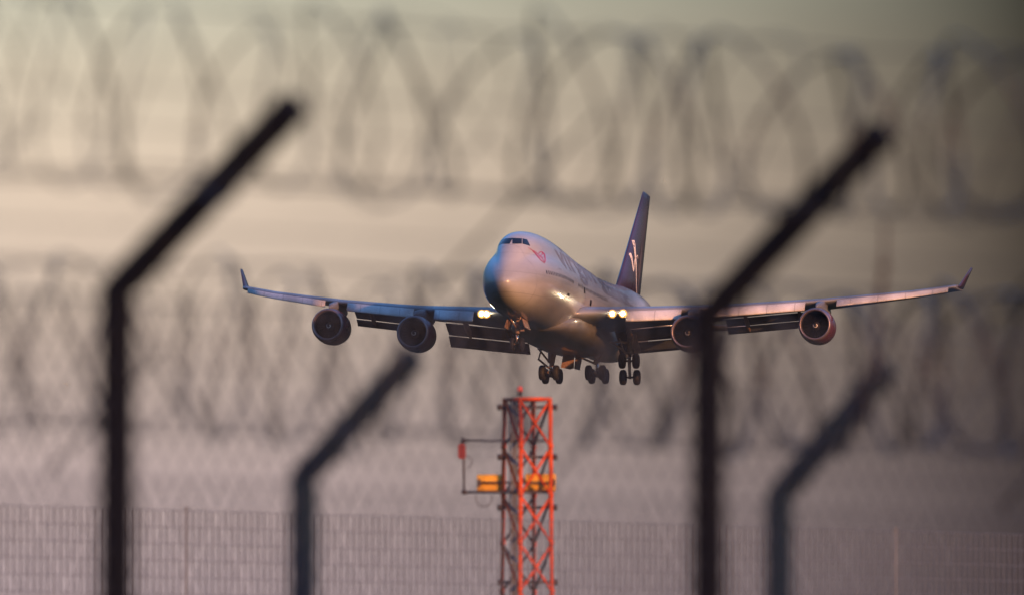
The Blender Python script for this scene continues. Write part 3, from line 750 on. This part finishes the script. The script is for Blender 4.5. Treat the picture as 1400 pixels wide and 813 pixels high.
# ------------------------------------------------------------------ approach light mast
def mast():
    D0 = 250.0; k = D0/FPX
    A = at(712, 543, D0); B = at(752, 543, D0 + .36); Dd = at(689.5, 543, D0 + .62)
    topz = A.z
    A, B, Dd = [zz(v, 0) for v in (A, B, Dd)]; Cc = B + Dd - A; cen = (A + Cc)/2
    root = empty('lattice_mast', cen, 'red orange lattice mast with yellow boxes and side boom standing below the aeroplane', 'mast'); off = root.location
    def pt(mb, nm, m, parent=root): return mb.build(nm, M_[m], parent, off=off)
    H = topz; bay = 66*k; taper = lambda z: 1 + .10*(H - z)/(4.3)*.9
    def cor(P, z): q = cen + (P - cen)*taper(z); return Vector((q.x, q.y, z))
    corners = [A, B, Cc, Dd]
    for P in corners:
        mb = MB(); mb.tube([cor(P, 0), cor(P, H)], .046, 10); 
        for i in range(1, 10): 
            z = H - i*bay
            if z > .2: mb.tube([cor(P, z - .05), cor(P, z + .05)], .060, 10)
        pt(mb, 'leg', 'mast')
    nb = int(H/bay)
    for i, (P, Q) in enumerate(zip(corners, corners[1:] + corners[:1])):
        mb = MB(); mb.tube([cor(P, H - .02), cor(Q, H - .02)], .038, 8)
        for b in range(nb):
            z1 = H - .03 - b*bay; z0 = z1 - bay + .02
            mb.tube([cor(P, z1), cor(Q, z0)], .030, 6)
            if i in (0, 2): mb.tube([cor(Q, z1) + Vector((0, .05, 0)), cor(P, z0) + Vector((0, .05, 0))], .030, 6)
        pt(mb, 'bracing', 'mast' if i in (0, 3) else 'mastd')  # back faces get a dark colour in place of their shade
    # dark cross rods with end clamps
    for py in (556, 624, 693, 762 + 33, 868, 936):
        z = at(712, py, D0).z; mb = MB()
        a = at(683, py, D0 + .55); b = at(759, py, D0 + .55); mb.tube([a, b], .030, 8)
        for q in (a, b): mb.tube([q + Vector((-.05, 0, 0)), q + Vector((.05, 0, 0))], .065, 8)
        pt(mb, 'cross_rod', 'mastd')
    # cable tray inside
    mb = MB(); a = at(703.5, 548, D0 + .5); h = a.z
    mb.box((a.x, a.y, h/2), (.13, .05, h)); 
    for z in [h - .3 - .55*i for i in range(18)]:
        if z > .1: mb.box((a.x, a.y - .03, z), (.17, .04, .05))
    mb.tube([(a.x - .10, a.y, 0), (a.x - .10, a.y, h)], .018, 6); mb.tube([(a.x + .11, a.y, 0), (a.x + .11, a.y, h)], .015, 6)
    pt(mb, 'cable_tray', 'tray')
    # beacon on the top
    c = at(711.5, 540, D0 + .05); mb = MB(); mb.tube([c, c + Vector((0, 0, .10))], .055, 12)
    stem = pt(mb, 'beacon_base', 'mastd'); mb = MB()
    mb.lathe(c + Vector((0, 0, .10)), (0, 0, 1), [(0, .06), (.03, .068), (.07, .062), (.10, .04), (.115, .0)], 18); pt(mb, 'beacon_lens', 'beacon', stem)
    # side boom: top rod, drop rod, lower rod
    yy = D0 + .45
    mb = MB(); mb.tube([at(632, 602, yy), at(752, 602, yy)], .024, 8); mb.tube([at(633, 672, yy), at(752, 672, yy)], .030, 8); mb.tube([at(633.5, 598, yy), at(634.5, 675, yy)], .024, 8)
    for px, py in ((633, 602), (634, 672)): mb.tube([at(px-3, py, yy), at(px+4, py, yy)], .050, 8)
    pt(mb, 'side_boom', 'mastd')
    c = at(631.5, 616.5, yy - .08); mb = MB()
    mb.box(c, (.17, .14, .27)); mb.box(c + Vector((0, 0, .15)), (.13, .12, .03)); mb.box(c + Vector((0, 0, -.15)), (.13, .12, .03)); mb.box(c + Vector((.03, -.08, 0)), (.03, .03, .22))
    for q in (-.07, 0, .07): mb.box(c + Vector((0, -.075, q)), (.18, .02, .02))
    pt(mb, 'junction_box', 'redbox')
    # cables
    mb = MB()
    def loop(cx_, cy_, rx, ry, t0, t1):
        return [at(cx_ + rx*math.cos(t), cy_ - ry*math.sin(t), yy) for t in [t0 + (t1-t0)*i/20 for i in range(21)]]
    mb.tube(loop(638, 631, 7, 8, R(100), R(-90)), .009, 6); mb.tube(loop(661.5, 680, 11, 12, R(160), R(380)), .009, 6)
    mb.tube([at(723.5, 600, yy), at(723.8, 645, yy), at(724.2, 700, yy)], .007, 5)
    pt(mb, 'cable', 'mastd')
    # yellow boxes left and right, joined by a dark rod
    for x0, x1, y0, y1 in ((652, 689, 648, 672), (718, 760, 647, 671)):
        yb = D0 + .85; a = at(x0, y1, yb); b = at(x1, y0, yb); mb = MB()
        c = (a+b)/2; sx = b.x-a.x; sz = b.z-a.z
        rings = []
        for i, (t, kk) in enumerate(((0, .93), (.02, 1), (.98, 1), (1, .93))):
            x = a.x + sx*t; rings.append([Vector((x, c.y + .16*kk*math.copysign(abs(math.cos(u))**.5, math.cos(u)), c.z + sz/2*kk*math.copysign(abs(math.sin(u))**.5, math.sin(u)))) for u in [2*math.pi*(j+.5)/20 for j in range(20)]])
        mb.loft(rings)
        for t in (.30, .72): mb.box((a.x + sx*t, c.y - .16, c.z), (.03, .02, sz*.9))
        bx = pt(mb, 'equipment_box', 'yellow')
    mb = MB(); mb.tube([at(655, 659, D0 + .62), at(757, 659, D0 + .62)], .026, 8)
    for px in (655, 757): 
        q = at(px, 659, D0 + .62); mb.box(q, (.07, .06, .16))
    pt(mb, 'box_rod', 'mastd')
mast()
